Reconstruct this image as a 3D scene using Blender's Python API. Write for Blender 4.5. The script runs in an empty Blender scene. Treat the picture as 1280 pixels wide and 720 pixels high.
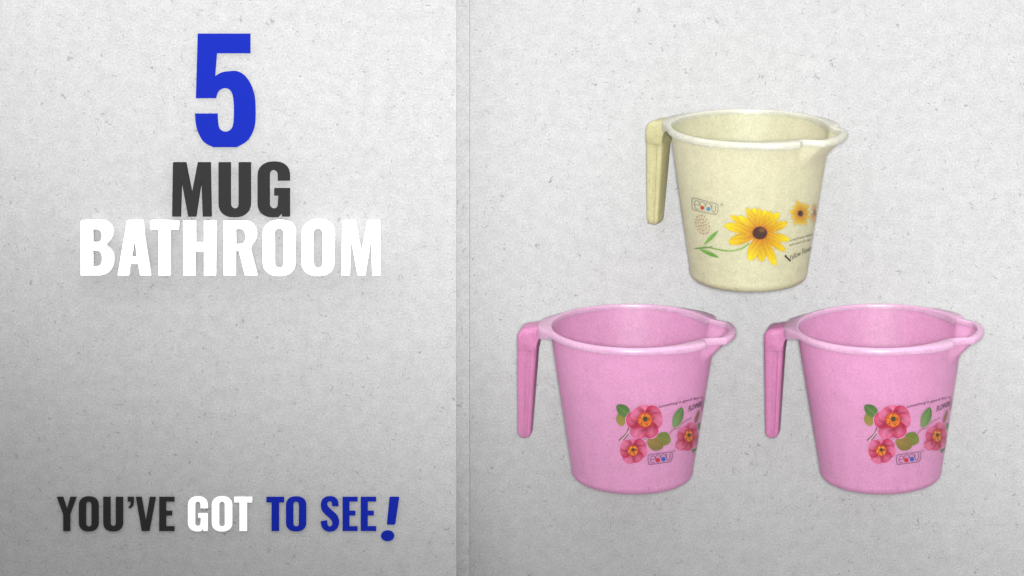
import bpy, bmesh, math, random
import numpy as np
from mathutils import Vector, Matrix

S = 0.0007            # metres per picture unit on the table plane
D = 4200.0            # camera height in the same units
scene = bpy.context.scene
col = scene.collection

# ------------------------------------------------------------------ camera
cam_data = bpy.data.cameras.new('camera')
cam = bpy.data.objects.new('camera', cam_data); col.objects.link(cam)
cam.location = (0, 360 * S, D * S)
cam_data.sensor_width = 36.0
cam_data.lens = 36.0 * D / 1280.0
cam_data.shift_y = -360.0 / 1280.0     # shift lens: stands over the top edge of the sheet
cam_data.clip_end = 50.0
scene.camera = cam

# ------------------------------------------------------------------ world: soft studio surround, paler low down behind the mugs
world = bpy.data.worlds.new('World'); scene.world = world
world.use_nodes = True
wn = world.node_tree.nodes; wl = world.node_tree.links
wn.clear()
tc = wn.new('ShaderNodeTexCoord'); sep = wn.new('ShaderNodeSeparateXYZ')
wl.new(tc.outputs['Generated'], sep.inputs[0])
mr = wn.new('ShaderNodeMapRange'); mr.inputs['From Min'].default_value = 0.0; mr.inputs['From Max'].default_value = 1.0
mr.inputs['To Min'].default_value = 0.0; mr.inputs['To Max'].default_value = 1.9; mr.interpolation_type = 'SMOOTHSTEP'
wl.new(sep.outputs['Y'], mr.inputs['Value'])
hz = wn.new('ShaderNodeMapRange'); hz.inputs['From Min'].default_value = 0.0; hz.inputs['From Max'].default_value = 0.9
hz.inputs['To Min'].default_value = 1.75; hz.inputs['To Max'].default_value = 0.06     # paler towards the low surround
wl.new(sep.outputs['Z'], hz.inputs['Value'])
sm = wn.new('ShaderNodeMath'); sm.operation = 'ADD'
wl.new(mr.outputs['Result'], sm.inputs[0]); wl.new(hz.outputs['Result'], sm.inputs[1])
bg = wn.new('ShaderNodeBackground'); bg.inputs['Color'].default_value = (1, 1, 1, 1)
wl.new(sm.outputs[0], bg.inputs['Strength'])
wo = wn.new('ShaderNodeOutputWorld'); wl.new(bg.outputs[0], wo.inputs['Surface'])

# ------------------------------------------------------------------ lamp: one soft spotlight beside the camera
ld = bpy.data.lights.new('studio_lamp', 'SPOT')
ld.energy = 750.0; ld.shadow_soft_size = 0.10; ld.spot_size = 0.724; ld.spot_blend = 0.729
ld.color = (1.0, 0.995, 0.985)
lamp = bpy.data.objects.new('studio_lamp', ld); col.objects.link(lamp)
# aimed past the far right corner, the lamp's added sideways stretch makes the pool of light oval
LX, LY = 1215.0, -545.0
pos = Vector((0.02, 360 * S + 0.02, 3.02))
fwd = (Vector(((LX - 640) * S, (360 - LY) * S, 0)) - pos).normalized()
rt = fwd.cross(Vector((0, 1, 0))).normalized(); up = rt.cross(fwd)
ROLL = -0.164
rx = math.cos(ROLL) * rt + math.sin(ROLL) * up; ux = -math.sin(ROLL) * rt + math.cos(ROLL) * up
lamp.matrix_world = Matrix.Translation(pos) @ Matrix((rx, ux, -fwd)).transposed().to_4x4() @ Matrix.Diagonal((1.72, 1, 1, 1))

scene.view_settings.view_transform = 'Standard'
scene.view_settings.look = 'None'
scene.view_settings.exposure = 0.0
scene.view_settings.gamma = 1.0

# ------------------------------------------------------------------ helpers
def P(px, py, h=0.0):
    """place a point that stands at height h (picture units) on the table"""
    k = (D - h) / D
    return Vector(((px - 640) * k * S, 360 * S - py * k * S, h * S))

def srgb(r, g, b):
    f = lambda c: c / 12.92 if c <= 0.04045 else ((c + 0.055) / 1.055) ** 2.4
    return (f(r / 255), f(g / 255), f(b / 255))

def set_tag(o, label=None, cat=None, group=None, kind=None):
    if label: o['label'] = label
    if cat: o['category'] = cat
    if group: o['group'] = group
    if kind: o['kind'] = kind
    return o

def link(name, me, mat, parent=None, smooth=True):
    o = bpy.data.objects.new(name, me); col.objects.link(o)
    if mat and not me.materials: me.materials.append(mat)
    if parent: o.parent = parent
    if smooth: me.polygons.foreach_set('use_smooth', [True] * len(me.polygons))
    return o

def auto_smooth(me, deg=35):
    bm = bmesh.new(); bm.from_mesh(me)
    for e in bm.edges:
        if len(e.link_faces) == 2 and e.calc_face_angle(0) > math.radians(deg): e.smooth = False
    bm.to_mesh(me); bm.free()

def mat_new(name):
    m = bpy.data.materials.new(name); m.use_nodes = True
    nt = m.node_tree; b = nt.nodes['Principled BSDF']
    return m, nt, b

def N(nt, t, **kw):
    n = nt.nodes.new(t)
    for k, v in kw.items(): setattr(n, k, v)
    return n

def mapping(nt, scale=(1, 1, 1), rot=(0, 0, 0), loc=(0, 0, 0)):
    t = N(nt, 'ShaderNodeTexCoord'); m = N(nt, 'ShaderNodeMapping')
    m.inputs['Scale'].default_value = scale; m.inputs['Rotation'].default_value = rot; m.inputs['Location'].default_value = loc
    nt.links.new(t.outputs['Object'], m.inputs['Vector'])
    return m.outputs[0]

def maprange(nt, val, a, b, c, d):
    n = N(nt, 'ShaderNodeMapRange'); n.inputs[1].default_value = a; n.inputs[2].default_value = b
    n.inputs[3].default_value = c; n.inputs[4].default_value = d
    nt.links.new(val, n.inputs[0]); return n.outputs[0]

def math_n(nt, op, a, b):
    n = N(nt, 'ShaderNodeMath', operation=op)
    for i, v in enumerate((a, b)):
        if isinstance(v, (int, float)): n.inputs[i].default_value = v
        else: nt.links.new(v, n.inputs[i])
    return n.outputs[0]

def noise(nt, vec, scale, detail=2.0, rough=0.5):
    n = N(nt, 'ShaderNodeTexNoise'); n.inputs['Scale'].default_value = scale
    n.inputs['Detail'].default_value = detail; n.inputs['Roughness'].default_value = rough
    nt.links.new(vec, n.inputs['Vector']); return n.outputs['Fac']

def flecks(nt, cell, stretch, rot, keep, thick, loc, bend=0.0012):
    """scattered short fibres: stretched voronoi cells, only a few of them kept. returns 0..1 mask"""
    t = N(nt, 'ShaderNodeTexCoord')
    nz = N(nt, 'ShaderNodeTexNoise'); nz.inputs['Scale'].default_value = 160.0; nz.inputs['Detail'].default_value = 1.0
    nt.links.new(t.outputs['Object'], nz.inputs['Vector'])
    sb = N(nt, 'ShaderNodeVectorMath', operation='SUBTRACT'); sb.inputs[1].default_value = (0.5, 0.5, 0.5)
    nt.links.new(nz.outputs['Color'], sb.inputs[0])
    sc = N(nt, 'ShaderNodeVectorMath', operation='SCALE'); sc.inputs['Scale'].default_value = bend * 8
    nt.links.new(sb.outputs[0], sc.inputs[0])
    ad = N(nt, 'ShaderNodeVectorMath', operation='ADD')
    nt.links.new(t.outputs['Object'], ad.inputs[0]); nt.links.new(sc.outputs[0], ad.inputs[1])
    m0 = N(nt, 'ShaderNodeMapping'); m0.inputs['Rotation'].default_value = (0, 0, rot); m0.inputs['Location'].default_value = loc
    nt.links.new(ad.outputs[0], m0.inputs['Vector'])
    m1 = N(nt, 'ShaderNodeMapping'); m1.inputs['Scale'].default_value = (1.0 / cell, 1.0 / (cell * stretch), 1.0 / cell)
    nt.links.new(m0.outputs[0], m1.inputs['Vector'])
    v = N(nt, 'ShaderNodeTexVoronoi'); v.voronoi_dimensions = '2D'; v.inputs['Scale'].default_value = 1.0
    nt.links.new(m1.outputs[0], v.inputs['Vector'])
    sp = N(nt, 'ShaderNodeSeparateColor'); nt.links.new(v.outputs['Color'], sp.inputs[0])
    on = math_n(nt, 'LESS_THAN', sp.outputs[0], keep)
    size = maprange(nt, sp.outputs[1], 0, 1, thick * 0.5, thick * 1.4)
    d = math_n(nt, 'DIVIDE', v.outputs['Distance'], size)
    body = maprange(nt, d, 0.55, 1.1, 1.0, 0.0)
    dark = maprange(nt, sp.outputs[2], 0, 1, 0.25, 1.0)
    return math_n(nt, 'MULTIPLY', math_n(nt, 'MULTIPLY', on, body), dark)

def fibre_colour(nt, base, grain=0.06, specks=1.0, long_ones=True, seed=0.0):
    """base colour modulated by pulp grain and dark fibres"""
    L = nt.links
    o = mapping(nt, loc=(seed, seed * 0.7, 0))
    g1 = maprange(nt, noise(nt, o, 620, 2.0, 0.7), 0.3, 0.7, 1 - grain, 1 + grain)
    g2 = maprange(nt, noise(nt, o, 95, 3.0, 0.6), 0.3, 0.7, 1 - grain * 0.45, 1 + grain * 0.45)
    g3 = maprange(nt, noise(nt, o, 9, 2.0, 0.5), 0.3, 0.7, 0.985, 1.015)
    val = math_n(nt, 'MULTIPLY', math_n(nt, 'MULTIPLY', g1, g2), g3)
    masks = [flecks(nt, 0.0046, 1.0, 0.3, 0.13, 0.11, (seed + 3.1, 1.7, 0)),
             flecks(nt, 0.0036, 1.3, 1.1, 0.10, 0.16, (seed + 5.3, 2.9, 0))]
    if long_ones:
        for i, (rot, st) in enumerate(((0.25, 4.5), (0.95, 4.0), (1.75, 5.0), (2.5, 4.5), (-0.2, 6.0))):
            masks.append(flecks(nt, 0.0058, st, rot, 0.13, 0.072, (seed + 7.7 * i + 1, 3.3 * i, 0), 0.0016))
    tot = masks[0]
    for m in masks[1:]: tot = math_n(nt, 'MAXIMUM', tot, m)
    k = math_n(nt, 'SUBTRACT', 1.0, math_n(nt, 'MULTIPLY', tot, 0.40 * specks))
    val = math_n(nt, 'MULTIPLY', val, k)
    mul = N(nt, 'ShaderNodeVectorMath', operation='SCALE')
    if isinstance(base, tuple): mul.inputs[0].default_value = base
    else: L.new(base, mul.inputs[0])
    L.new(val, mul.inputs['Scale'])
    return mul.outputs[0], val

def paper_material(name, base, seed):
    m, nt, b = mat_new(name)
    c, v = fibre_colour(nt, base, 0.14, 1.0, True, seed)
    nt.links.new(c, b.inputs['Base Color'])
    b.inputs['Roughness'].default_value = 0.9; b.inputs['Specular IOR Level'].default_value = 0.15
    bp = N(nt, 'ShaderNodeBump'); bp.inputs['Strength'].default_value = 0.15; bp.inputs['Distance'].default_value = 0.0004
    nt.links.new(v, bp.inputs['Height']); nt.links.new(bp.outputs[0], b.inputs['Normal'])
    return m

def plastic_material(name, base, rough, seed):
    m, nt, b = mat_new(name)
    c, v = fibre_colour(nt, base, 0.125, 0.5, True, seed)
    nt.links.new(c, b.inputs['Base Color'])
    b.inputs['Roughness'].default_value = rough; b.inputs['Specular IOR Level'].default_value = 0.5
    b.inputs['Subsurface Weight'].default_value = 0.45; b.inputs['Subsurface Scale'].default_value = 0.009
    b.inputs['Subsurface Radius'].default_value = (1.0, 0.8, 0.9)
    bp = N(nt, 'ShaderNodeBump'); bp.inputs['Strength'].default_value = 0.10; bp.inputs['Distance'].default_value = 0.0003
    nt.links.new(v, bp.inputs['Height']); nt.links.new(bp.outputs[0], b.inputs['Normal'])
    return m

def ink_material(name, base, rough=0.7):
    m, nt, b = mat_new(name)
    o = mapping(nt)
    g = maprange(nt, noise(nt, o, 500, 2, .6), 0.3, 0.7, 0.985, 1.015)
    mul = N(nt, 'ShaderNodeVectorMath', operation='SCALE'); mul.inputs[0].default_value = base
    nt.links.new(g, mul.inputs['Scale']); nt.links.new(mul.outputs[0], b.inputs['Base Color'])
    b.inputs['Roughness'].default_value = rough; b.inputs['Specular IOR Level'].default_value = 0.02
    return m

def print_material(name, plastic, scale, seed):
    """printed ink on the mug wall; alpha of the stored colour = how much ink covers the plastic"""
    m, nt, b = mat_new(name)
    a = N(nt, 'ShaderNodeAttribute'); a.attribute_name = 'ink'
    sc = N(nt, 'ShaderNodeVectorMath', operation='SCALE'); sc.inputs['Scale'].default_value = scale
    nt.links.new(a.outputs['Color'], sc.inputs[0])
    mixn = N(nt, 'ShaderNodeMix', data_type='RGBA')
    mixn.inputs[6].default_value = (*plastic, 1)
    nt.links.new(sc.outputs[0], mixn.inputs[7]); nt.links.new(a.outputs['Alpha'], mixn.inputs[0])
    c, v = fibre_colour(nt, mixn.outputs[2], 0.11, 0.4, True, seed)
    nt.links.new(c, b.inputs['Base Color'])
    b.inputs['Roughness'].default_value = 0.45; b.inputs['Specular IOR Level'].default_value = 0.5
    return m

PAPER = (0.285, 0.286, 0.288)
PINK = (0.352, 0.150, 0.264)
CREAM = (0.312, 0.302, 0.196)
M_paper = paper_material('pulp_paper', PAPER, 0.0)
M_card = paper_material('pulp_card', (0.285, 0.286, 0.288), 2.3)
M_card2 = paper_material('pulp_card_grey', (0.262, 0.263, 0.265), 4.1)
M_pink = plastic_material('pink_plastic', PINK, 0.58, 1.0)
M_cream = plastic_material('cream_plastic', CREAM, 0.58, 6.0)
M_pink_rim = plastic_material('pink_plastic_lit_rim', (0.365, 0.215, 0.312), 0.38, 1.0)  # same pink plastic, with the rim's highlight mixed into its colour
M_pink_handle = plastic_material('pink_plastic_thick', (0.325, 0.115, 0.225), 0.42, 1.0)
M_cream_rim = plastic_material('cream_plastic_lit_rim', (0.325, 0.323, 0.265), 0.38, 6.0)  # bright light along the rim painted in as a paler cream
M_cream_handle = plastic_material('cream_plastic_thick', (0.300, 0.284, 0.150), 0.42, 6.0)
M_white = ink_material('white_enamel', (0.93, 0.93, 0.93))
M_blue = ink_material('blue_enamel', (0.0050, 0.0130, 0.215))
M_dark = ink_material('charcoal_enamel', (0.0175, 0.0175, 0.0175))
INKS = 0.43           # photographed print colours -> reflectance
M_print_pink = print_material('flower_print_on_pink', PINK, INKS, 1.0)
M_print_cream = print_material('flower_print_on_cream', CREAM, INKS, 6.0)

# ------------------------------------------------------------------ the sheet everything lies on
bm = bmesh.new(); bmesh.ops.create_grid(bm, x_segments=1, y_segments=1, size=3.0)
me = bpy.data.meshes.new('paper_backdrop'); bm.to_mesh(me); bm.free()
set_tag(link('paper_backdrop', me, M_paper, smooth=False), kind='structure')

# ------------------------------------------------------------------ title board
H_BACK, H_FRONT = 34.0, 46.0
def slab(name, x0, x1, y0, y1, h0, h1, mat, parent):
    a = P(x0, y1, h1); b = P(x1, y0, h1)
    bm = bmesh.new(); bmesh.ops.create_cube(bm, size=1.0)
    for v in bm.verts:
        v.co = Vector((a.x if v.co.x < 0 else b.x, a.y if v.co.y < 0 else b.y, (h0 if v.co.z < 0 else h1) * S))
    bmesh.ops.bevel(bm, geom=bm.edges[:], offset=0.0001, segments=1, affect='EDGES')
    me = bpy.data.meshes.new(name); bm.to_mesh(me); bm.free()
    return link(name, me, mat, parent, smooth=False)

board = bpy.data.objects.new('title_board', None); col.objects.link(board)
set_tag(board, 'large pale grey pulp board lettered "5 MUG BATHROOM YOU\'VE GOT TO SEE!" at the left', 'sign board')
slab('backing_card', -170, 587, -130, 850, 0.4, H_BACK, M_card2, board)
slab('front_card', -170, 570.5, -130, 850, H_BACK + 0.3, H_FRONT, M_card, board)

def arc(cx, cy, rx, ry, a0, a1, n=16):
    return [(cx + rx * math.cos(math.radians(a0 + (a1 - a0) * i / n)), cy + ry * math.sin(math.radians(a0 + (a1 - a0) * i / n))) for i in range(n + 1)]
def sarc(cx, cy, rx, ry, a0, a1, n=18, e=2.35):
    out = []
    for i in range(n + 1):
        t = math.radians(a0 + (a1 - a0) * i / n); c, s = math.cos(t), math.sin(t)
        out.append((cx + rx * math.copysign(abs(c) ** (2 / e), c), cy + ry * math.copysign(abs(s) ** (2 / e), s)))
    return out
def box(x0, y0, x1, y1): return [(x0, y0), (x1, y0), (x1, y1), (x0, y1)]

# glyph contours: baseline 0, cap height 1
def g_O(w=0.6, s=0.22):
    r = w / 2; q = r - s
    return [sarc(r, .745, r, .268, 0, 180) + sarc(r, .255, r, .268, 180, 360), arc(r, .775, q, .085, 0, 180) + arc(r, .215, q, .085, 180, 360)], w
def g_U(w=0.59, s=0.22):
    r = w / 2; q = r - s
    return [[(0, 1), (0, .26)] + sarc(r, .255, r, .268, 180, 360) + [(w, 1), (w - s, 1)] + arc(r, .225, q, .08, 0, -180) + [(s, 1)]], w
def g_M():
    k = 510.0; pts = [(76, 608), (84, 98), (205, 98), (262, 390), (318, 98), (436, 98), (445, 608), (365, 608), (352, 270), (300, 608), (228, 608), (165, 270), (155, 608)]
    return [[((x - 76) / k, (608 - y) / k) for x, y in pts]], 369 / k
def g_G(w=0.594, s=0.22):
    r = w / 2; q = r - s
    c = [(w, .663), (w, .745)] + sarc(r, .745, r, .268, 0, 180) + sarc(r, .255, r, .268, 180, 285) + [(.445, .055), (.455, 0), (w, 0), (w, .522), (.308, .522), (.308, .388), (w - s + .01, .388)]
    c += arc(r, .225, q, .08, 0, -180) + arc(r, .775, q, .085, 180, 0) + [(w - s, .663)]
    return [c], w
def g_B():
    c = [(0, 0), (0, 1), (.36, 1)] + arc(.36, .775, .212, .225, 85, -60, 14) + [(.445, .540)] + arc(.37, .275, .232, .265, 62, -88, 16) + [(.36, 0)]
    return [c, [(.217, .845), (.29, .845)] + arc(.30, .725, .085, .118, 80, -80, 8) + [(.29, .606), (.217, .606)],
            [(.217, .458), (.29, .458)] + arc(.30, .309, .09, .147, 80, -80, 8) + [(.29, .160), (.217, .160)]], .602
def g_A():
    k = 437.0; f = lambda p: [((x - 365) / k, (507 - y) / k) for x, y in p]
    return [f([(365, 507), (440, 70), (557, 70), (633, 507), (545, 507), (530, 415), (468, 415), (455, 507)]), f([(475, 357), (520, 357), (497, 198)])], .613
def g_T(): return [[(0, 1), (0, .835), (.15, .835), (.15, 0), (.372, 0), (.372, .835), (.52, .835), (.52, 1)]], .52
def g_H(): return [[(0, 0), (0, 1), (.224, 1), (.224, .6), (.38, .6), (.38, 1), (.6, 1), (.6, 0), (.38, 0), (.38, .43), (.224, .43), (.224, 0)]], .6
def g_R():
    c = [(0, 0), (0, 1), (.36, 1)] + arc(.37, .755, .24, .245, 85, -50, 14) + [(.497, .476), (.628, 0), (.393, 0), (.28, .447), (.225, .447), (.225, 0)]
    return [c, [(.225, .85), (.31, .85)] + arc(.315, .71, .09, .138, 80, -80, 8) + [(.31, .57), (.225, .57)]], .628
def g_E(): return [[(0, 0), (0, 1), (.447, 1), (.447, .86), (.205, .86), (.205, .592), (.38, .592), (.38, .453), (.205, .453), (.205, .14), (.447, .14), (.447, 0)]], .447
def trace(pts, x0, yb, k): return [((x - x0) / k, (yb - y) / k) for x, y in pts]
def g_Y(): return [trace([(48, 88), (112, 88), (150, 205), (183, 88), (247, 88), (183, 265), (183, 430), (112, 430), (112, 265)], 48, 430, 342)], .582
def g_V(): return [trace([(838, 88), (897, 88), (938, 320), (978, 88), (1040, 88), (975, 430), (897, 430)], 838, 430, 342)], .59
def g_apos(): return [trace([(757, 88), (818, 88), (818, 150), (812, 178), (795, 198), (768, 202), (765, 185), (782, 172), (788, 137), (757, 135)], 757, 430, 342)], .178
def spline(pts, n=4):
    out = []; m = len(pts)
    for i in range(m):
        p0, p1, p2, p3 = (np.array(pts[(i + j - 1) % m], float) for j in range(4))
        for t in np.linspace(0, 1, n, endpoint=False):
            out.append(tuple(0.5 * ((2 * p1) + (-p0 + p2) * t + (2 * p0 - 5 * p1 + 4 * p2 - p3) * t * t + (-p0 + 3 * p1 - 3 * p2 + p3) * t ** 3)))
    return out
def open_spline(pts, n=4):
    out = []; m = len(pts)
    for i in range(m - 1):
        p0 = np.array(pts[max(i - 1, 0)], float); p1 = np.array(pts[i], float); p2 = np.array(pts[i + 1], float); p3 = np.array(pts[min(i + 2, m - 1)], float)
        for t in np.linspace(0, 1, n, endpoint=False):
            out.append(tuple(0.5 * ((2 * p1) + (-p0 + p2) * t + (2 * p0 - 5 * p1 + 4 * p2 - p3) * t * t + (-p0 + 3 * p1 - 3 * p2 + p3) * t ** 3)))
    return out + [tuple(pts[-1])]
def g_S():
    a = open_spline([(318, 218), (312, 160), (285, 118), (245, 100), (212, 97), (165, 104), (122, 138), (105, 190), (110, 245), (135, 292), (182, 337), (225, 377), (242, 412), (238, 445), (212, 462), (188, 445), (180, 385)])
    b = open_spline([(104, 400), (112, 452), (138, 496), (175, 518), (215, 524), (265, 513), (305, 480), (325, 420), (317, 360), (288, 312), (240, 268), (200, 230), (182, 198), (190, 170), (213, 158), (236, 172), (241, 218)])
    return [trace(a + b, 104, 516, 412)], .536
def g_5():
    head = [(65, 405), (75, 52), (362, 52), (362, 160), (180, 160)]
    outer = open_spline([(170, 284), (205, 264), (250, 257), (292, 258), (332, 282), (366, 332), (385, 395), (390, 455), (388, 540), (374, 592), (342, 640), (288, 672)])
    outer2 = open_spline([(160, 672), (110, 645), (80, 598), (65, 548), (60, 488)])
    inner = open_spline([(183, 488), (188, 552), (200, 577), (226, 587), (252, 577), (268, 545), (272, 460), (266, 392), (250, 360), (225, 350), (196, 360), (182, 380), (175, 405)])
    return [trace(head + outer + outer2 + inner, 60, 672, 620)], .532
def g_bang():
    return [[(.035, .0), (.012, .03), (.09, .97), (.12, 1.0), (.35, 1.0), (.375, .97), (.26, .04), (.23, .0)], arc(.035, -.40, .195, .195, 0, 350, 28)], .375
GL = dict(O=g_O, U=g_U, M=g_M, G=g_G, B=g_B, A=g_A, T=g_T, H=g_H, R=g_R, E=g_E, Y=g_Y, V=g_V, S=g_S)
GL["'"] = g_apos; GL['5'] = g_5; GL['!'] = g_bang

def letter(ch, x0, x1, ytop, ybot, thick, mat, name='letter'):
    cs, w = GL[ch]()
    cu = bpy.data.curves.new('glyph', 'CURVE'); cu.dimensions = '2D'; cu.fill_mode = 'BOTH'
    cu.extrude = thick * S / 2; cu.bevel_depth = 0.00012; cu.bevel_resolution = 1; cu.offset = -0.00012
    h = H_FRONT + thick
    for c in cs:
        sp = cu.splines.new('POLY'); sp.points.add(len(c) - 1); sp.use_cyclic_u = True
        for i, (x, y) in enumerate(c):
            p = P(x0 + x / w * (x1 - x0), ybot - y * (ybot - ytop), h)
            sp.points[i].co = (p.x, p.y, 0, 1)
    tmp = bpy.data.objects.new('glyph', cu); col.objects.link(tmp)
    bpy.context.view_layer.update()
    me = bpy.data.meshes.new_from_object(tmp.evaluated_get(bpy.context.evaluated_depsgraph_get()))
    bpy.data.objects.remove(tmp); bpy.data.curves.remove(cu)
    me.materials.clear()
    zs = [v.co.z for v in me.vertices]; lo = min(zs)
    # origin at the letter's own foot, resting on the card
    cxm = sum(v.co.x for v in me.vertices) / len(zs); cym = min(v.co.y for v in me.vertices)
    for v in me.vertices: v.co = (v.co.x - cxm, v.co.y - cym, v.co.z - lo)
    o = link(name, me, mat, board, smooth=False)
    o.location = (cxm, cym, (H_FRONT + 0.15) * S)
    return o

letter('5', 243.7, 319.4, 41.9, 184, 2.5, M_blue, 'number_five')
for ch, a, b in (('M', 215.1, 264.1), ('U', 273.1, 313.2), ('G', 321.9, 362.1)): letter(ch, a, b, 203, 270.8, 10, M_dark)
for ch, a, b in (('B', 100.9, 142.2), ('A', 147, 188.9), ('T', 187.7, 223.1), ('H', 229, 270), ('R', 279.5, 322.2), ('O', 328.4, 369.4), ('O', 376.8, 418.1), ('M', 426.8, 476)):
    letter(ch, a, b, 275.9, 344.2, 24, M_white)
for ch, a, b, mt in (('Y', 71, 95.9, M_dark), ('O', 98.5, 123.5, M_dark), ('U', 129, 154, M_dark), ("'", 159.6, 167.3, M_dark), ('V', 169.8, 195, M_dark), ('E', 199, 218.1, M_dark),
                     ('G', 234.9, 259.8, M_white), ('O', 264.7, 290.4, M_white), ('T', 292.9, 315.2, M_white), ('T', 333, 355.2, M_blue), ('O', 357.4, 382.9, M_blue),
                     ('S', 400.9, 423.9, M_blue), ('E', 428.2, 447, M_blue), ('E', 450.9, 470.2, M_blue)):
    letter(ch, a, b, 621, 663.75, 1.6, mt)
letter('!', 483.0, 499.1, 620.9, 655.8, 1.6, M_blue, 'exclamation_mark')

# ------------------------------------------------------------------ mug geometry (units: picture units, origin = centre of base, +x spout, -y printed side)
HM = 198.0
R0, R1, Z0, Z1 = 76.5, 102.8, 12.0, 188.0
def rbody(z): return R0 + (R1 - R0) * (z - Z0) / (Z1 - Z0)

def sstep(a, b, x):
    t = min(max((x - a) / (b - a), 0), 1); return t * t * (3 - 2 * t)   # works either way round

NT = 288
def thetas():
    # denser round the spout
    out = []
    for i in range(NT):
        u = i / NT * 2 * math.pi
        out.append(u - 0.55 * math.sin(u))
    return out
TH = thetas()
def spout_w(th):
    a = abs((math.degrees(th) + 180) % 360 - 180)
    return 1 - sstep(18.5, 27.5, a)
def ear_w(th):
    a = abs((math.degrees(th) + 180) % 360 - 180)
    return sstep(72, 38, a) * sstep(27.0, 33.0, a) if a > 27 else 0.0
SP = 20.0
def mount_w(th):
    a = abs(math.degrees(th) % 360 - 180)
    return 1 - sstep(8.0, 30.0, a)
def ring(r, z, th, spout, ear=0.0, mount=0.0):
    b = spout_w(th); e = ear_w(th)
    rr = r + ear * e
    rest = 1 - 0.14 * (abs(math.sin(th)) / 0.42) ** 2 if b > 0 else 1
    m = mount * mount_w(th)
    if m > 0 and z < 193: z -= (193 - z) / 4.0 * 0.95 * m
    return (rr * math.cos(th) + spout * b * rest - m, rr * math.sin(th), z - 0.05 * spout * b - 0.10 * m)

def loft(rows, closed_loop=False, cap0=False, cap1=False):
    vs, fs = [], []; n = len(TH); m = len(rows)
    for row in rows:
        for th in TH:
            x, y, z = ring(*row[:2], th, *row[2:]); vs.append((x, y, z))
    rng = m if closed_loop else m - 1
    for j in range(rng):
        j2 = (j + 1) % m
        for i in range(n):
            i2 = (i + 1) % n
            fs.append((j * n + i, j * n + i2, j2 * n + i2, j2 * n + i))
    if cap0: fs.append(tuple(range(n - 1, -1, -1)))
    if cap1: fs.append(tuple(range((m - 1) * n, m * n)))
    me = bpy.data.meshes.new('mesh')
    me.from_pydata([tuple(c * S for c in v) for v in vs], [], fs); me.update()
    bm = bmesh.new(); bm.from_mesh(me); bmesh.ops.recalc_face_normals(bm, faces=bm.faces); bm.to_mesh(me); bm.free()
    return me

def flare(z):   # how far the wall reaches into the spout at this height
    return SP * 0.92 * sstep(158, 193, z) ** 1.2

def body_mesh():
    rows = [(58, 1.5, 0, 0), (60, 0.3, 0, 0), (63, 0, 0, 0)]
    rb = 12.0
    for k in range(1, 8):
        a = k / 8 * math.pi / 2
        rows.append((R0 - rb + rb * math.sin(a) + 0.2, rb - rb * math.cos(a), 0, 0))
    for k in range(0, 45):
        z = Z0 + (193 - Z0) * k / 44
        rows.append((rbody(z), z, flare(z), 0))
    for k in range(0, 45):      # inner wall
        z = 193 - (193 - 16) * k / 44
        rows.append((rbody(z) - 1.9, z, flare(z), 0))
    for k in range(1, 7):
        a = k / 6 * math.pi / 2
        rows.append((rbody(16) - 1.9 - 9 + 9 * math.cos(a), 16 - 10 * math.sin(a), 0, 0))
    rows.append((30, 5.5, 0, 0))
    return loft(rows, cap0=True, cap1=True)

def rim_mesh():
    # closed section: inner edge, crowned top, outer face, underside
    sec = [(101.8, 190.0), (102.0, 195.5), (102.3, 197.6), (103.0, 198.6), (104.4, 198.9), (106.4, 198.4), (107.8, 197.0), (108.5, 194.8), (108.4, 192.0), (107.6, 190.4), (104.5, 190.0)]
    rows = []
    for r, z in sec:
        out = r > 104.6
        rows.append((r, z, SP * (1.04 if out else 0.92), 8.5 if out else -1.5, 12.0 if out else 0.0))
    return loft(rows, closed_loop=True)

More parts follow.
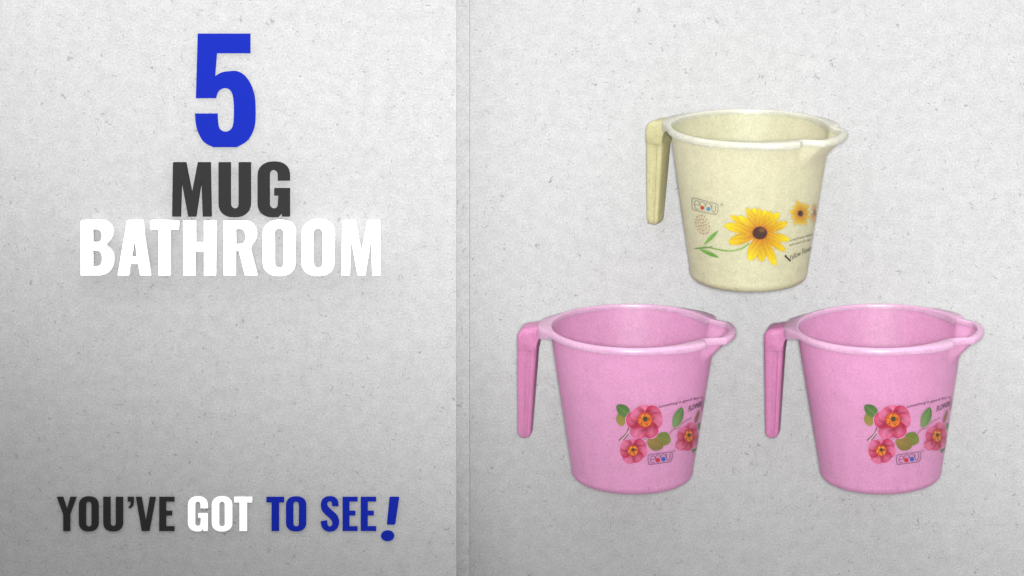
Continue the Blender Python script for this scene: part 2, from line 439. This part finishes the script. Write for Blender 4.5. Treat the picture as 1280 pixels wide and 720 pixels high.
def handle_mesh(ZB=56.5):
    # sections: (inner point, outer point, half depth, groove)
    secs = []
    DZ = -4.0
    pin = (-120.0, 170.0 + DZ); oc = (-132, 184.5 + DZ); rr = 13.0
    secs.append(((-111.0, 184.0), (-111.0, 196.0), 21, 0)); secs.append(((-116.5, 180.0), (-116.5, 196.2), 19, 0))
    secs.append(((-119.0, 174.4), (-119.0, 195.9), 18.0, 0)); secs.append((pin, (-125, 195.0), 17.8, 0))
    for k in range(0, 11):
        a = math.radians(84 + 96 * k / 10)
        secs.append((pin, (oc[0] + rr * math.cos(a), oc[1] + rr * math.sin(a)), 17.6, 0))
    secs.append(((-120.1, 169.4 + DZ), (-145, 170.2 + DZ), 17.2, 0))
    secs.append(((-120.4, 168.2 + DZ), (-144.9, 168.8 + DZ), 15.9, 0.3))
    secs.append(((-120.8, 165.5 + DZ), (-144.9, 166.0 + DZ), 15.0, 1.3))
    for k in range(1, 13):
        t = k / 12; z = 165.5 + DZ - t * (165.5 + DZ - ZB)
        secs.append(((-120.8 - 7.4 * t, z), (-145.2, z), 15.0 - 4.0 * t, 1.5))
    for k in range(1, 10):
        a = k / 10 * math.pi / 2; c = -136.7; hw = 8.5 * math.cos(a); z = ZB - 9.5 * math.sin(a)
        secs.append(((c + hw, z), (c - hw, z), 11 * (0.35 + 0.65 * math.cos(a)), 1.5 * math.cos(a)))
    vs, fs = [], []
    # unit section around: u in 0..1 (inner->outer), v in -1..1 (front -1)
    prof = []
    rc = 0.24
    def corner(cu, cv, a0):
        for i in range(5):
            a = math.radians(a0 + 90 * i / 4); prof.append((cu + rc * math.cos(a), cv + rc * 1.15 * math.sin(a), 0))
    corner(1 - rc, 1 - rc * 1.15, 0); corner(rc, 1 - rc * 1.15, 90); corner(rc, -1 + rc * 1.15, 180)
    for u, g in ((0.26, .6), (0.34, 1.0), (0.42, 1.0), (0.48, .8), (0.54, .35), (0.60, 0)): prof.append((u, -1, g))
    corner(1 - rc, -1 + rc * 1.15, 270)
    n = len(prof)
    for (pi, po, d, g) in secs:
        for u, v, gg in prof:
            vs.append(((pi[0] + (po[0] - pi[0]) * u), v * d + gg * g, pi[1] + (po[1] - pi[1]) * u))
    for j in range(len(secs) - 1):
        for i in range(n):
            i2 = (i + 1) % n; fs.append((j * n + i, j * n + i2, (j + 1) * n + i2, (j + 1) * n + i))
    fs.append(tuple(range(n))); fs.append(tuple(range((len(secs) - 1) * n, len(secs) * n)))
    me = bpy.data.meshes.new('handle'); me.from_pydata([tuple(c * S for c in v) for v in vs], [], fs); me.update()
    bm = bmesh.new(); bm.from_mesh(me); bmesh.ops.recalc_face_normals(bm, faces=bm.faces); bm.to_mesh(me); bm.free()
    auto_smooth(me, 60)
    return me

# ------------------------------------------------------------------ placing a mug: it lies on its back on the sheet, rim and base edge touching it
TILT = math.atan2(108.5 - 76.7, 194.8 - 11)          # the cone's own slope
def mug_matrix(k, spin, turn, px, py, slim=1.0):
    """k scale; spin about its own axis; turn on the sheet; (px,py) where the middle of the rim shows"""
    L = Matrix.Rotation(math.radians(spin), 4, 'Z')
    # stand it along +Y of the sheet, printed side (-y local) up
    R = Matrix(((1, 0, 0, 0), (0, 0, 1, 0), (0, -1, 0, 0), (0, 0, 0, 1)))   # x->x, y->-z, z->y
    T = Matrix.Rotation(TILT, 4, 'X')
    W = Matrix.Rotation(math.radians(turn), 4, 'Z')
    M = W @ T @ R @ L @ Matrix.Diagonal((k * slim, k * slim, k, 1))
    pts = [M @ Vector((rr * math.cos(a) * S, rr * math.sin(a) * S, zz * S)) for rr, zz in ((108.5, 194.8), (108.4, 192.0), (R0, 12), (R0 - 6, 3)) for a in [math.radians(t) for t in range(0, 360, 5)]]
    lift = -min(p.z for p in pts) + 0.0002
    c = M @ Vector((0, 0, 198 * S)); h = (c.z + lift) / S
    tp = P(px, py, h)
    return Matrix.Translation((tp.x - c.x, tp.y - c.y, lift)) @ M

CAM = Vector((0, 360 * S, D * S))
def project_to_wall(MW, X, Y, off=0.35):
    """picture points -> points just proud of the mug's printed wall (numpy)"""
    MI = np.array(MW.inverted())
    n = len(X)
    o = MI @ np.array([CAM.x, CAM.y, CAM.z, 1.0])
    q = np.stack([(X - 640) * S, (360 - Y) * S, np.zeros(n), np.ones(n)])
    q = (MI @ q)[:3].T / S; o = o[:3] / S
    d = q - o
    # cone: x^2+y^2 = (a + b z)^2
    b = (R1 - R0) / (Z1 - Z0); a = R0 - b * Z0 + off
    A = d[:, 0] ** 2 + d[:, 1] ** 2 - b * b * d[:, 2] ** 2
    B = 2 * (o[0] * d[:, 0] + o[1] * d[:, 1] - b * d[:, 2] * (a + b * o[2]))
    C = o[0] ** 2 + o[1] ** 2 - (a + b * o[2]) ** 2
    disc = B * B - 4 * A * C
    ok = disc > 0
    t = (-B - np.sqrt(np.maximum(disc, 0))) / (2 * A)
    p = o + d * t[:, None]
    return p * S, ok

# ---- painters: every one gets arrays X,Y (picture points) and lays colour over rgba
class Ink:
    def __init__(s, X, Y): s.X, s.Y = X, Y; s.c = np.zeros((len(X), 3)); s.a = np.zeros(len(X)); s.rng = np.random.RandomState(7)
    def over(s, rgb, a):
        rgb = np.asarray(rgb, float)
        if rgb.ndim == 1: rgb = np.broadcast_to(rgb, (len(s.X), 3))
        a = np.clip(a, 0, 1); na = a + s.a * (1 - a)
        w = np.where(na > 1e-6, a / np.maximum(na, 1e-6), 0)
        s.c = s.c * (1 - w[:, None]) + rgb * w[:, None]; s.a = na
def lin(c): return np.array(srgb(*c))
def mixc(a, b, t): t = np.clip(t, 0, 1)[:, None]; return lin(a) * (1 - t) + lin(b) * t
def petal(I, cx, cy, tx, ty, w, root, tip, streak=0.25, soft=0.6, blunt=0.55, start=0.0, sharp=0.0, edge=None):
    dx, dy = tx - cx, ty - cy; L = math.hypot(dx, dy); ux, uy = dx / L, dy / L
    X = I.X - cx; Y = I.Y - cy
    t = (X * ux + Y * uy) / L; v = -X * uy + Y * ux
    tt = np.clip(t, 0, 1)
    prof = np.sin(np.pi * np.clip(tt, 0, 1) ** (1.35)) ** blunt * (1 - sharp * tt)
    prof = np.maximum(prof, 0)
    hw = w * prof
    a = np.clip((hw - np.abs(v)) / soft + 0.5, 0, 1) * (t > start) * (t < 1.0)
    s = 0.5 + 0.5 * np.sin(v / max(w, .1) * 8.0 + 3 * np.sin(t * 5 + tx))
    c = mixc(root, tip, (t - 0.15) * 1.35)
    c = c * (1 - streak * s[:, None] * np.clip(1.2 - t, 0, 1)[:, None])
    if edge is not None:
        e = np.clip((np.abs(v) / np.maximum(hw, .01) - 0.72) / 0.28, 0, 1) * 0.6
        c = c * (1 - e[:, None]) + lin(edge) * e[:, None]
    I.over(c, a)
def disc(I, cx, cy, rx, ry, colr, soft=0.6, rot=0.0, alpha=1.0):
    c, s_ = math.cos(math.radians(rot)), math.sin(math.radians(rot))
    X = I.X - cx; Y = I.Y - cy
    u = (X * c + Y * s_) / rx; v = (-X * s_ + Y * c) / ry
    d = (1 - np.sqrt(u * u + v * v)) * min(rx, ry)
    I.over(colr if not isinstance(colr, tuple) else lin(colr), alpha * np.clip(d / soft + 0.5, 0, 1))
def stroke(I, pts, w, colr, soft=0.5, alpha=1.0, w2=None):
    pts = open_spline(pts, 6) if len(pts) > 2 else pts
    best = np.full(len(I.X), 1e9); m = len(pts) - 1
    for i in range(m):
        ax, ay = pts[i]; bx, by = pts[i + 1]; L2 = (bx - ax) ** 2 + (by - ay) ** 2 + 1e-9
        t = np.clip(((I.X - ax) * (bx - ax) + (I.Y - ay) * (by - ay)) / L2, 0, 1)
        ww = w if w2 is None else w + (w2 - w) * (i + t) / m
        best = np.minimum(best, np.hypot(I.X - ax - t * (bx - ax), I.Y - ay - t * (by - ay)) - ww / 2)
    I.over(lin(colr), alpha * np.clip(0.5 - best / soft, 0, 1))
def leaf(I, ax, ay, bx, by, w, c1, c2, vein, soft=0.6):
    dx, dy = bx - ax, by - ay; L = math.hypot(dx, dy); ux, uy = dx / L, dy / L
    X = I.X - ax; Y = I.Y - ay; t = (X * ux + Y * uy) / L; v = -X * uy + Y * ux
    hw = w * np.sin(np.pi * np.clip(t, 0, 1)) ** 0.62
    a = np.clip((hw - np.abs(v)) / soft + 0.5, 0, 1) * (t > 0) * (t < 1)
    c = mixc(c1, c2, t + 0.25 * np.sign(v) * np.clip(np.abs(v) / w, 0, 1))
    vv = 0.5 + 0.5 * np.sin((t * L + np.abs(v) * 1.0) * 2.3)
    k = np.clip(0.30 * vv + 0.7 * np.clip(1 - np.abs(v) / 0.55, 0, 1), 0, 1)[:, None]
    c = c * (1 - k) + lin(vein) * k
    I.over(c, a)

def print_patch(name, MW, bbox, painter, mat, parent, step=0.42, off=0.35):
    x0, y0, x1, y1 = bbox
    nx = int((x1 - x0) / step) + 1; ny = int((y1 - y0) / step) + 1
    gx, gy = np.meshgrid(np.linspace(x0, x1, nx), np.linspace(y0, y1, ny))
    X, Y = gx.ravel(), gy.ravel()
    I = Ink(X, Y); painter(I)
    p, ok = project_to_wall(MW, X, Y, off)
    vis = (I.a > 0.02) & ok
    vg = vis.reshape(ny, nx)
    okg = ok.reshape(ny, nx)
    q = (vg[:-1, :-1] | vg[1:, :-1] | vg[:-1, 1:] | vg[1:, 1:]) & okg[:-1, :-1] & okg[1:, :-1] & okg[:-1, 1:] & okg[1:, 1:]
    jj, ii = np.nonzero(q)
    quads = np.stack([jj * nx + ii, (jj + 1) * nx + ii, (jj + 1) * nx + ii + 1, jj * nx + ii + 1], 1)
    used = np.unique(quads); remap = -np.ones(len(X), int); remap[used] = np.arange(len(used))
    quads = remap[quads]
    me = bpy.data.meshes.new(name)
    me.from_pydata(p[used].tolist(), [], quads.tolist()); me.update()
    at = me.color_attributes.new('ink', 'FLOAT_COLOR', 'POINT')
    buf = np.concatenate([I.c[used], I.a[used][:, None]], 1).astype(np.float32).ravel()
    at.data.foreach_set('color', buf)
    return link(name, me, mat, parent)

def text_patch(name, MW, txt, x, y, xe, ye, size, mat_, parent, colr, shear=0.0, bold=0.0, sq=1.0):
    """lettering from (x,y) to (xe,ye) along its baseline, laid on the wall"""
    cu = bpy.data.curves.new('t', 'FONT'); cu.body = txt; cu.size = 1.0; cu.shear = shear; cu.offset = bold; cu.resolution_u = 3
    tmp = bpy.data.objects.new('t', cu); col.objects.link(tmp); bpy.context.view_layer.update()
    me = bpy.data.meshes.new_from_object(tmp.evaluated_get(bpy.context.evaluated_depsgraph_get()))
    bpy.data.objects.remove(tmp); bpy.data.curves.remove(cu)
    co = np.array([v.co[:2] for v in me.vertices]); w = co[:, 0].max()
    u = co[:, 0] / w; L = math.hypot(xe - x, ye - y); c, s_ = (xe - x) / L, (ye - y) / L
    X = x + u * (xe - x); Y = y + u * (ye - y) - co[:, 1] * size * (1 - 0.0 * u)
    p, ok = project_to_wall(MW, X, Y, 0.55)
    me.vertices.foreach_set('co', p.astype(np.float32).ravel()); me.update()
    if not ok.all():
        bm = bmesh.new(); bm.from_mesh(me); bm.verts.ensure_lookup_table()
        bmesh.ops.delete(bm, geom=[bm.verts[i] for i in np.nonzero(~ok)[0]], context='VERTS'); bm.to_mesh(me); bm.free()
    me.materials.clear()
    at = me.color_attributes.new('ink', 'FLOAT_COLOR', 'POINT')
    at.data.foreach_set('color', np.tile(np.array([*srgb(*colr), 0.88], np.float32), len(me.vertices)))
    return link(name, me, mat_, parent)

def build_mug(name, mat, rim_mat, handle_mat, handle_end=56.5):
    root = bpy.data.objects.new(name, None); col.objects.link(root); root.empty_display_size = 0.02
    b = body_mesh(); auto_smooth(b, 45); link('body', b, mat, root)
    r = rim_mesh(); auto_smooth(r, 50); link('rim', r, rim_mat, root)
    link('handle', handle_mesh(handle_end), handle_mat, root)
    return root

# ---- the pink mugs
MW1 = mug_matrix(0.972, -9.0, 0.0, 791.5, 407.5)
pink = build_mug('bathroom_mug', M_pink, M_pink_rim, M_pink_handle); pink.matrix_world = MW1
set_tag(pink, 'left one of the two pink plastic mugs with red flowers, nearer the lettered board', 'mug', 'pink flower print bathroom mugs')
def Z4(x, y): return (760 + x / 6.543, 485 + y / 6.543)
def rose(I, cx, cy, tips, w, rc, sq=1.0, pale=0.0):
    for i, (tx, ty) in enumerate(tips):
        root = (184, 6, 46); tip = (244, 110, 158) if i % 2 == 0 else (222, 52, 108)
        petal(I, cx, cy, tx, ty, w, root, tip, 0.6, 0.7, 0.42, 0.0, 0.0, edge=(190, 16, 70))
        mx_, my_ = cx + (tx - cx) * .72, cy + (ty - cy) * .72
        disc(I, mx_, my_, w * .42 * sq, w * .42, (246, 150, 190), soft=w * .7, alpha=0.42)
    rng = random.Random(int(cx * 10))
    for i in range(len(tips) * 5):
        (ax, ay), (bx, by) = tips[i // 5], tips[(i // 5 + 1) % len(tips)]; f = (i % 5) / 5 + rng.uniform(-.06, .06)
        L = (.62, .80, .66, .84, .70)[i % 5] * rng.uniform(.85, 1.05)
        stroke(I, [(cx, cy), (cx + (ax + (bx - ax) * f - cx) * L, cy + (ay + (by - ay) * f - cy) * L)], .8, (186, 14, 56), alpha=.5 if i % 5 in (1, 2, 3) else .3, w2=.2)
    disc(I, cx, cy, rc * sq * 1.15, rc * 1.15, (196, 40, 40), soft=2.2, alpha=.8)
    disc(I, cx, cy, rc * sq, rc, (226, 108, 30), soft=1.2)
    for k in range(16):
        a = k * 2 * math.pi / 16; r_ = rc * (.62 + .3 * ((k * 7) % 5) / 5)
        disc(I, cx + r_ * sq * math.cos(a), cy + r_ * math.sin(a), .75, .75, (246, 182, 54) if k % 3 else (120, 40, 20), soft=.6)
    disc(I, cx + .3, cy - rc * .15, rc * .36 * sq, rc * .36, (62, 62, 26), soft=1.0)
def f_big(I):
    c = Z4(303, 262); rose(I, *c, [Z4(*p) for p in ((300, 138), (418, 172), (448, 262), (372, 404), (215, 410), (148, 262), (196, 196))], 10.5, 8.6)
def f_low(I):
    c = Z4(203, 512); rose(I, *c, [Z4(*p) for p in ((190, 416), (300, 440), (322, 520), (262, 600), (150, 612), (98, 520), (112, 450))], 8.3, 6.2)
def f_right(I):
    c = Z4(660, 392); rose(I, *c, [Z4(*p) for p in ((700, 285), (735, 370), (712, 480), (640, 512), (568, 500), (566, 385), (600, 322))], 7.2, 7.0, sq=.72)
def stems(I):
    stroke(I, [Z4(172, 320), Z4(150, 370), Z4(92, 428)], 1.3, (70, 40, 30))
    stroke(I, [Z4(165, 378), Z4(140, 410), Z4(112, 442)], 1.1, (92, 52, 40))
    stroke(I, [Z4(168, 350), Z4(140, 392), Z4(104, 432)], .8, (240, 225, 190), alpha=.8)
    stroke(I, [Z4(490, 388), Z4(530, 345), Z4(600, 292), Z4(685, 243)], .8, (176, 72, 96))
    stroke(I, [Z4(535, 340), Z4(590, 325), Z4(640, 335)], 1.0, (200, 90, 120))
    stroke(I, [Z4(250, 437), Z4(290, 424), Z4(312, 408)], .8, (150, 90, 90))
    stroke(I, [Z4(268, 458), Z4(305, 450), Z4(350, 462)], 1.4, (120, 92, 62))
def leaves_left(I):
    leaf(I, *Z4(118, 312), *Z4(92, 205), 6.0, (170, 140, 60), (122, 130, 48), (176, 164, 84))
    leaf(I, *Z4(180, 232), *Z4(72, 140), 7.2, (92, 128, 50), (54, 98, 40), (128, 160, 84))
def leaf_mid(I):
    leaf(I, *Z4(538, 328), *Z4(606, 158), 6.4, (124, 152, 92), (66, 112, 42), (134, 172, 92))
def leaves_low(I):
    leaf(I, *Z4(398, 392), *Z4(512, 440), 9.0, (104, 124, 34), (126, 126, 40), (150, 150, 66))
    leaf(I, *Z4(322, 428), *Z4(452, 486), 8.6, (154, 122, 52), (120, 104, 36), (172, 146, 84))
def leaves_right(I):
    leaf(I, *Z4(712, 292), *Z4(748, 180), 2.1, (150, 96, 70), (140, 90, 60), (170, 120, 90))
    leaf(I, *Z4(728, 350), *Z4(748, 284), 2.4, (96, 128, 72), (90, 120, 66), (130, 154, 100))
    leaf(I, *Z4(694, 530), *Z4(744, 398), 3.6, (84, 112, 62), (110, 124, 66), (134, 146, 92))
    stroke(I, [Z4(784, 90), Z4(774, 175)], 1.6, (160, 100, 80), alpha=.7)
def logo(I, Z, q, dark, red, blue, w):
    """outlined slanted plate holding four ringed letters, a red and a blue ball; q = its corners TL,TR,BR,BL"""
    def B(u, v):
        x = (q[0][0] * (1 - u) + q[1][0] * u) * (1 - v) + (q[3][0] * (1 - u) + q[2][0] * u) * v
        y = (q[0][1] * (1 - u) + q[1][1] * u) * (1 - v) + (q[3][1] * (1 - u) + q[2][1] * u) * v
        return Z(x, y)
    r = [(.10, 0), (.9, 0), (.98, .05), (1, .25), (1, .6), (.97, .85), (.90, 1), (.1, 1), (.02, .95), (0, .7), (0, .3), (.02, .06), (.10, 0)]
    pts = [B(*p) for p in r]
    for a, b in zip(pts[:-1], pts[1:]): stroke(I, [a, b], w, dark)
    def loop(cu, cv, ru, rv, a0, a1):
        stroke(I, [B(cu + ru * math.cos(math.radians(a0 + (a1 - a0) * k / 10)), cv + rv * math.sin(math.radians(a0 + (a1 - a0) * k / 10))) for k in range(11)], w, dark)
    loop(.20, .52, .105, .36, 0, -300); stroke(I, [B(.11, .52), B(.30, .50)], w, dark)
    loop(.41, .45, .105, .33, 180, 360); loop(.63, .45, .105, .33, 180, 360)
    stroke(I, [B(.76, .16), B(.765, .6), B(.83, .84), B(.90, .6), B(.905, .14)], w, dark)
    a = B(.40, .66); disc(I, *a, 2.9 * w / .75, 2.9 * w / .75, red, soft=.5)
    a = B(.635, .63); disc(I, *a, 2.9 * w / .75, 2.9 * w / .75, blue, soft=.5)
def logo_pink(I):
    logo(I, Z4, [(326, 548), (528, 520), (524, 602), (330, 628)], (84, 28, 84), (206, 26, 52), (44, 86, 190), .75)
    stroke(I, [Z4(532, 516), Z4(540, 515)], .6, (84, 28, 84)); stroke(I, [Z4(545, 514), Z4(545, 522)], .5, (84, 28, 84)); stroke(I, [Z4(545, 514), Z4(552, 513)], .5, (84, 28, 84))
def bb(x0, y0, x1, y1, Z): a = Z(x0, y0); b = Z(x1, y1); return (a[0], a[1], b[0], b[1])
mp = M_print_pink
print_patch('stem_print', MW1, bb(70, 225, 705, 480, Z4), stems, mp, pink, off=.30)
print_patch('leaf_print', MW1, bb(60, 130, 190, 320, Z4), leaves_left, mp, pink, off=.40)
print_patch('leaf_print', MW1, bb(525, 150, 625, 335, Z4), leaf_mid, mp, pink, off=.40)
print_patch('leaf_print', MW1, bb(310, 360, 525, 520, Z4), leaves_low, mp, pink, off=.40)
print_patch('leaf_print', MW1, bb(685, 80, 800, 535, Z4), leaves_right, mp, pink, off=.40)
print_patch('flower_print', MW1, bb(140, 130, 460, 420, Z4), f_big, mp, pink, off=.50)
print_patch('flower_print', MW1, bb(90, 405, 335, 620, Z4), f_low, mp, pink, off=.50)
print_patch('flower_print', MW1, bb(555, 275, 745, 520, Z4), f_right, mp, pink, off=.50)
print_patch('logo_print', MW1, bb(315, 500, 560, 640, Z4), logo_pink, mp, pink, step=.3, off=.50)
text_patch('lettering', MW1, 'something is good for u', *Z4(412, 165), *Z4(772, 82), 4.6, mp, pink, (70, 22, 70), bold=.012)
text_patch('lettering', MW1, 'FLOWER', *Z4(656, 194), *Z4(768, 148), 9.0, mp, pink, (64, 18, 60), shear=.3, bold=.02)

# second pink mug: a copy turned and rolled a little
def copy_thing(src, mat_w, label):
    r = src.copy(); col.objects.link(r); r.matrix_world = mat_w; r['label'] = label
    for ch in [c for c in col.objects if c.parent == src]:
        c = ch.copy(); col.objects.link(c); c.parent = r; c.matrix_parent_inverse = ch.matrix_parent_inverse.copy()
    return r
MW2 = mug_matrix(0.972, -9.0 - 4.0, 1.3, 1100.0, 407.5)
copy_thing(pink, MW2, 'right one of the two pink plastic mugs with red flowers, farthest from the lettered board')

# ---- the cream mug
MW3 = mug_matrix(0.972, -29.0, 0.0, 938.0, 157.5, 0.967)
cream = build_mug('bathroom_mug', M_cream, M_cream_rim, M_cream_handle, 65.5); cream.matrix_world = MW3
set_tag(cream, 'cream plastic bathroom mug printed with yellow daisies, lying above the two pink mugs', 'mug')
def Z2(x, y): return (840 + x / 6.0, 230 + y / 6.0)
def daisy(I):
    c = Z2(660, 366)
    tips = [(562, 180), (612, 178), (652, 184), (700, 196), (745, 204), (806, 216), (866, 290), (884, 420), (850, 502), (778, 612), (672, 584), (582, 576), (424, 440), (392, 310), (438, 238), (500, 238)]
    ws = [5.0, 5.5, 5.6, 5.6, 5.4, 5.6, 5.6, 5.0, 5.0, 5.8, 6.6, 7.2, 7.0, 6.2, 4.6, 4.4]
    order = [14, 15, 1, 3, 0, 2, 4, 6, 5, 8, 7, 10, 9, 11, 12, 13]
    for i in order:
        petal(I, *c, *Z2(*tips[i]), ws[i], (214, 130, 8), (254, 228, 20) if i % 2 else (244, 210, 14), .28, .7, .5, edge=(200, 150, 14))
    disc(I, *c, 10.5, 9.5, (214, 120, 18), soft=4.0, alpha=.7)
    disc(I, c[0] - .2, c[1] + .3, 9.3, 8.0, (66, 32, 20), soft=1.4)
    for k in range(22):
        a = k * 2.4; r_ = 1.6 * math.sqrt(k); disc(I, c[0] + r_ * 1.1 * math.cos(a), c[1] + r_ * math.sin(a), .6, .6, (112, 62, 34), soft=.6, alpha=.6)
    disc(I, c[0] + 2.6, c[1] - 3.2, 3.4, 2.4, (150, 96, 62), soft=2.4, alpha=.6)
def daisy_small(I):
    c = Z2(963, 221)
    for i in range(11):
        a = math.radians(i * 360 / 11 + 8); ln = (14.2, 16.4)[i % 2] 
        petal(I, *c, c[0] + .86 * ln * math.cos(a), c[1] - 1.05 * ln * math.sin(a), 2.9, (214, 128, 20), (240, 204, 50), .22, .6, .55, edge=(206, 160, 40))
    disc(I, *c, 3.4, 3.8, (64, 36, 22), soft=1.0)
def daisy_edge(I):
    c = Z2(1070, 215)
    for dx, dy in ((-8, -62), (-18, -40), (-30, 20), (-42, 40), (-25, 70), (0, 80), (8, -70), (14, 50), (12, -20)):
        petal(I, *c, c[0] + dx / 6.0 * .9, c[1] + dy / 6.0, 1.6, (206, 140, 60), (232, 196, 110), .2, .6, .5)
    disc(I, *c, 1.6, 4.0, (140, 96, 60), soft=1.0)
def stem_c(I):
    stroke(I, [Z2(575, 448), Z2(520, 484), Z2(430, 502), Z2(330, 488), Z2(250, 474), Z2(178, 484)], 2.4, (128, 176, 62), w2=1.2)
    stroke(I, [Z2(560, 455), Z2(500, 488), Z2(420, 498)], .7, (196, 220, 140), alpha=.8)
    stroke(I, [Z2(174, 484), Z2(230, 482), Z2(300, 470)], 1.3, (104, 150, 56))
    leaf(I, *Z2(240, 455), *Z2(346, 350), 2.3, (124, 184, 60), (70, 150, 34), (150, 206, 92))
    leaf(I, *Z2(205, 488), *Z2(352, 552), 2.3, (112, 178, 52), (60, 142, 28), (146, 200, 88))
def logo_c(I):
    logo(I, Z2, [(146, 100), (348, 152), (342, 234), (150, 192)], (122, 110, 96), (206, 62, 36), (72, 150, 206), .65)
    for k in range(3): stroke(I, [Z2(372 + 10 * math.cos(k * 1.05), 155 + 10 * math.sin(k * 1.05)), Z2(372 - 10 * math.cos(k * 1.05), 155 - 10 * math.sin(k * 1.05))], .5, (130, 120, 110))
def dots_c(I):
    for ring_, n in ((1.0, 16), (.62, 11), (.25, 5)):
        for k in range(n):
            a = 2 * math.pi * k / n + ring_; u = 48 * ring_ * math.cos(a); v = 70 * ring_ * math.sin(a)
            x = 228 + u + v * .22; y = 305 + v
            disc(I, *Z2(x, y), .85, .85, (214, 132, 62) if k % 2 else (176, 96, 60), soft=.6, alpha=.9)
mc = M_print_cream
print_patch('stem_print', MW3, bb(165, 340, 590, 565, Z2), stem_c, mc, cream, off=.35)
print_patch('flower_print', MW3, bb(380, 165, 895, 625, Z2), daisy, mc, cream, off=.5)
print_patch('flower_print', MW3, bb(865, 120, 1062, 335, Z2), daisy_small, mc, cream, off=.5)
print_patch('flower_print', MW3, bb(1020, 130, 1100, 320, Z2), daisy_edge, mc, cream, off=.35)
print_patch('logo_print', MW3, bb(135, 85, 395, 250, Z2), logo_c, mc, cream, step=.3, off=.5)
print_patch('seal_print', MW3, bb(150, 220, 305, 390, Z2), dots_c, mc, cream, off=.5)
def big_y(I):
    stroke(I, [Z2(850, 540), Z2(886, 576)], 2.0, (24, 20, 16)); stroke(I, [Z2(884, 574), Z2(893, 534)], .8, (40, 34, 28)); stroke(I, [Z2(845, 541), Z2(858, 535)], .9, (24, 20, 16))
print_patch('lettering', MW3, bb(835, 520, 905, 590, Z2), big_y, mc, cream, step=.3, off=.5)
text_patch('lettering', MW3, 'ellow Flower', *Z2(898, 568), *Z2(1062, 492), 10.5, mc, cream, (50, 44, 36))
text_patch('lettering', MW3, 'lovely flowers bloom', *Z2(882, 432), *Z2(1056, 384), 3.6, mc, cream, (84, 76, 64), bold=.01)
text_patch('lettering', MW3, 'decoration of a day', *Z2(880, 466), *Z2(1040, 422), 3.6, mc, cream, (84, 76, 64), bold=.01)
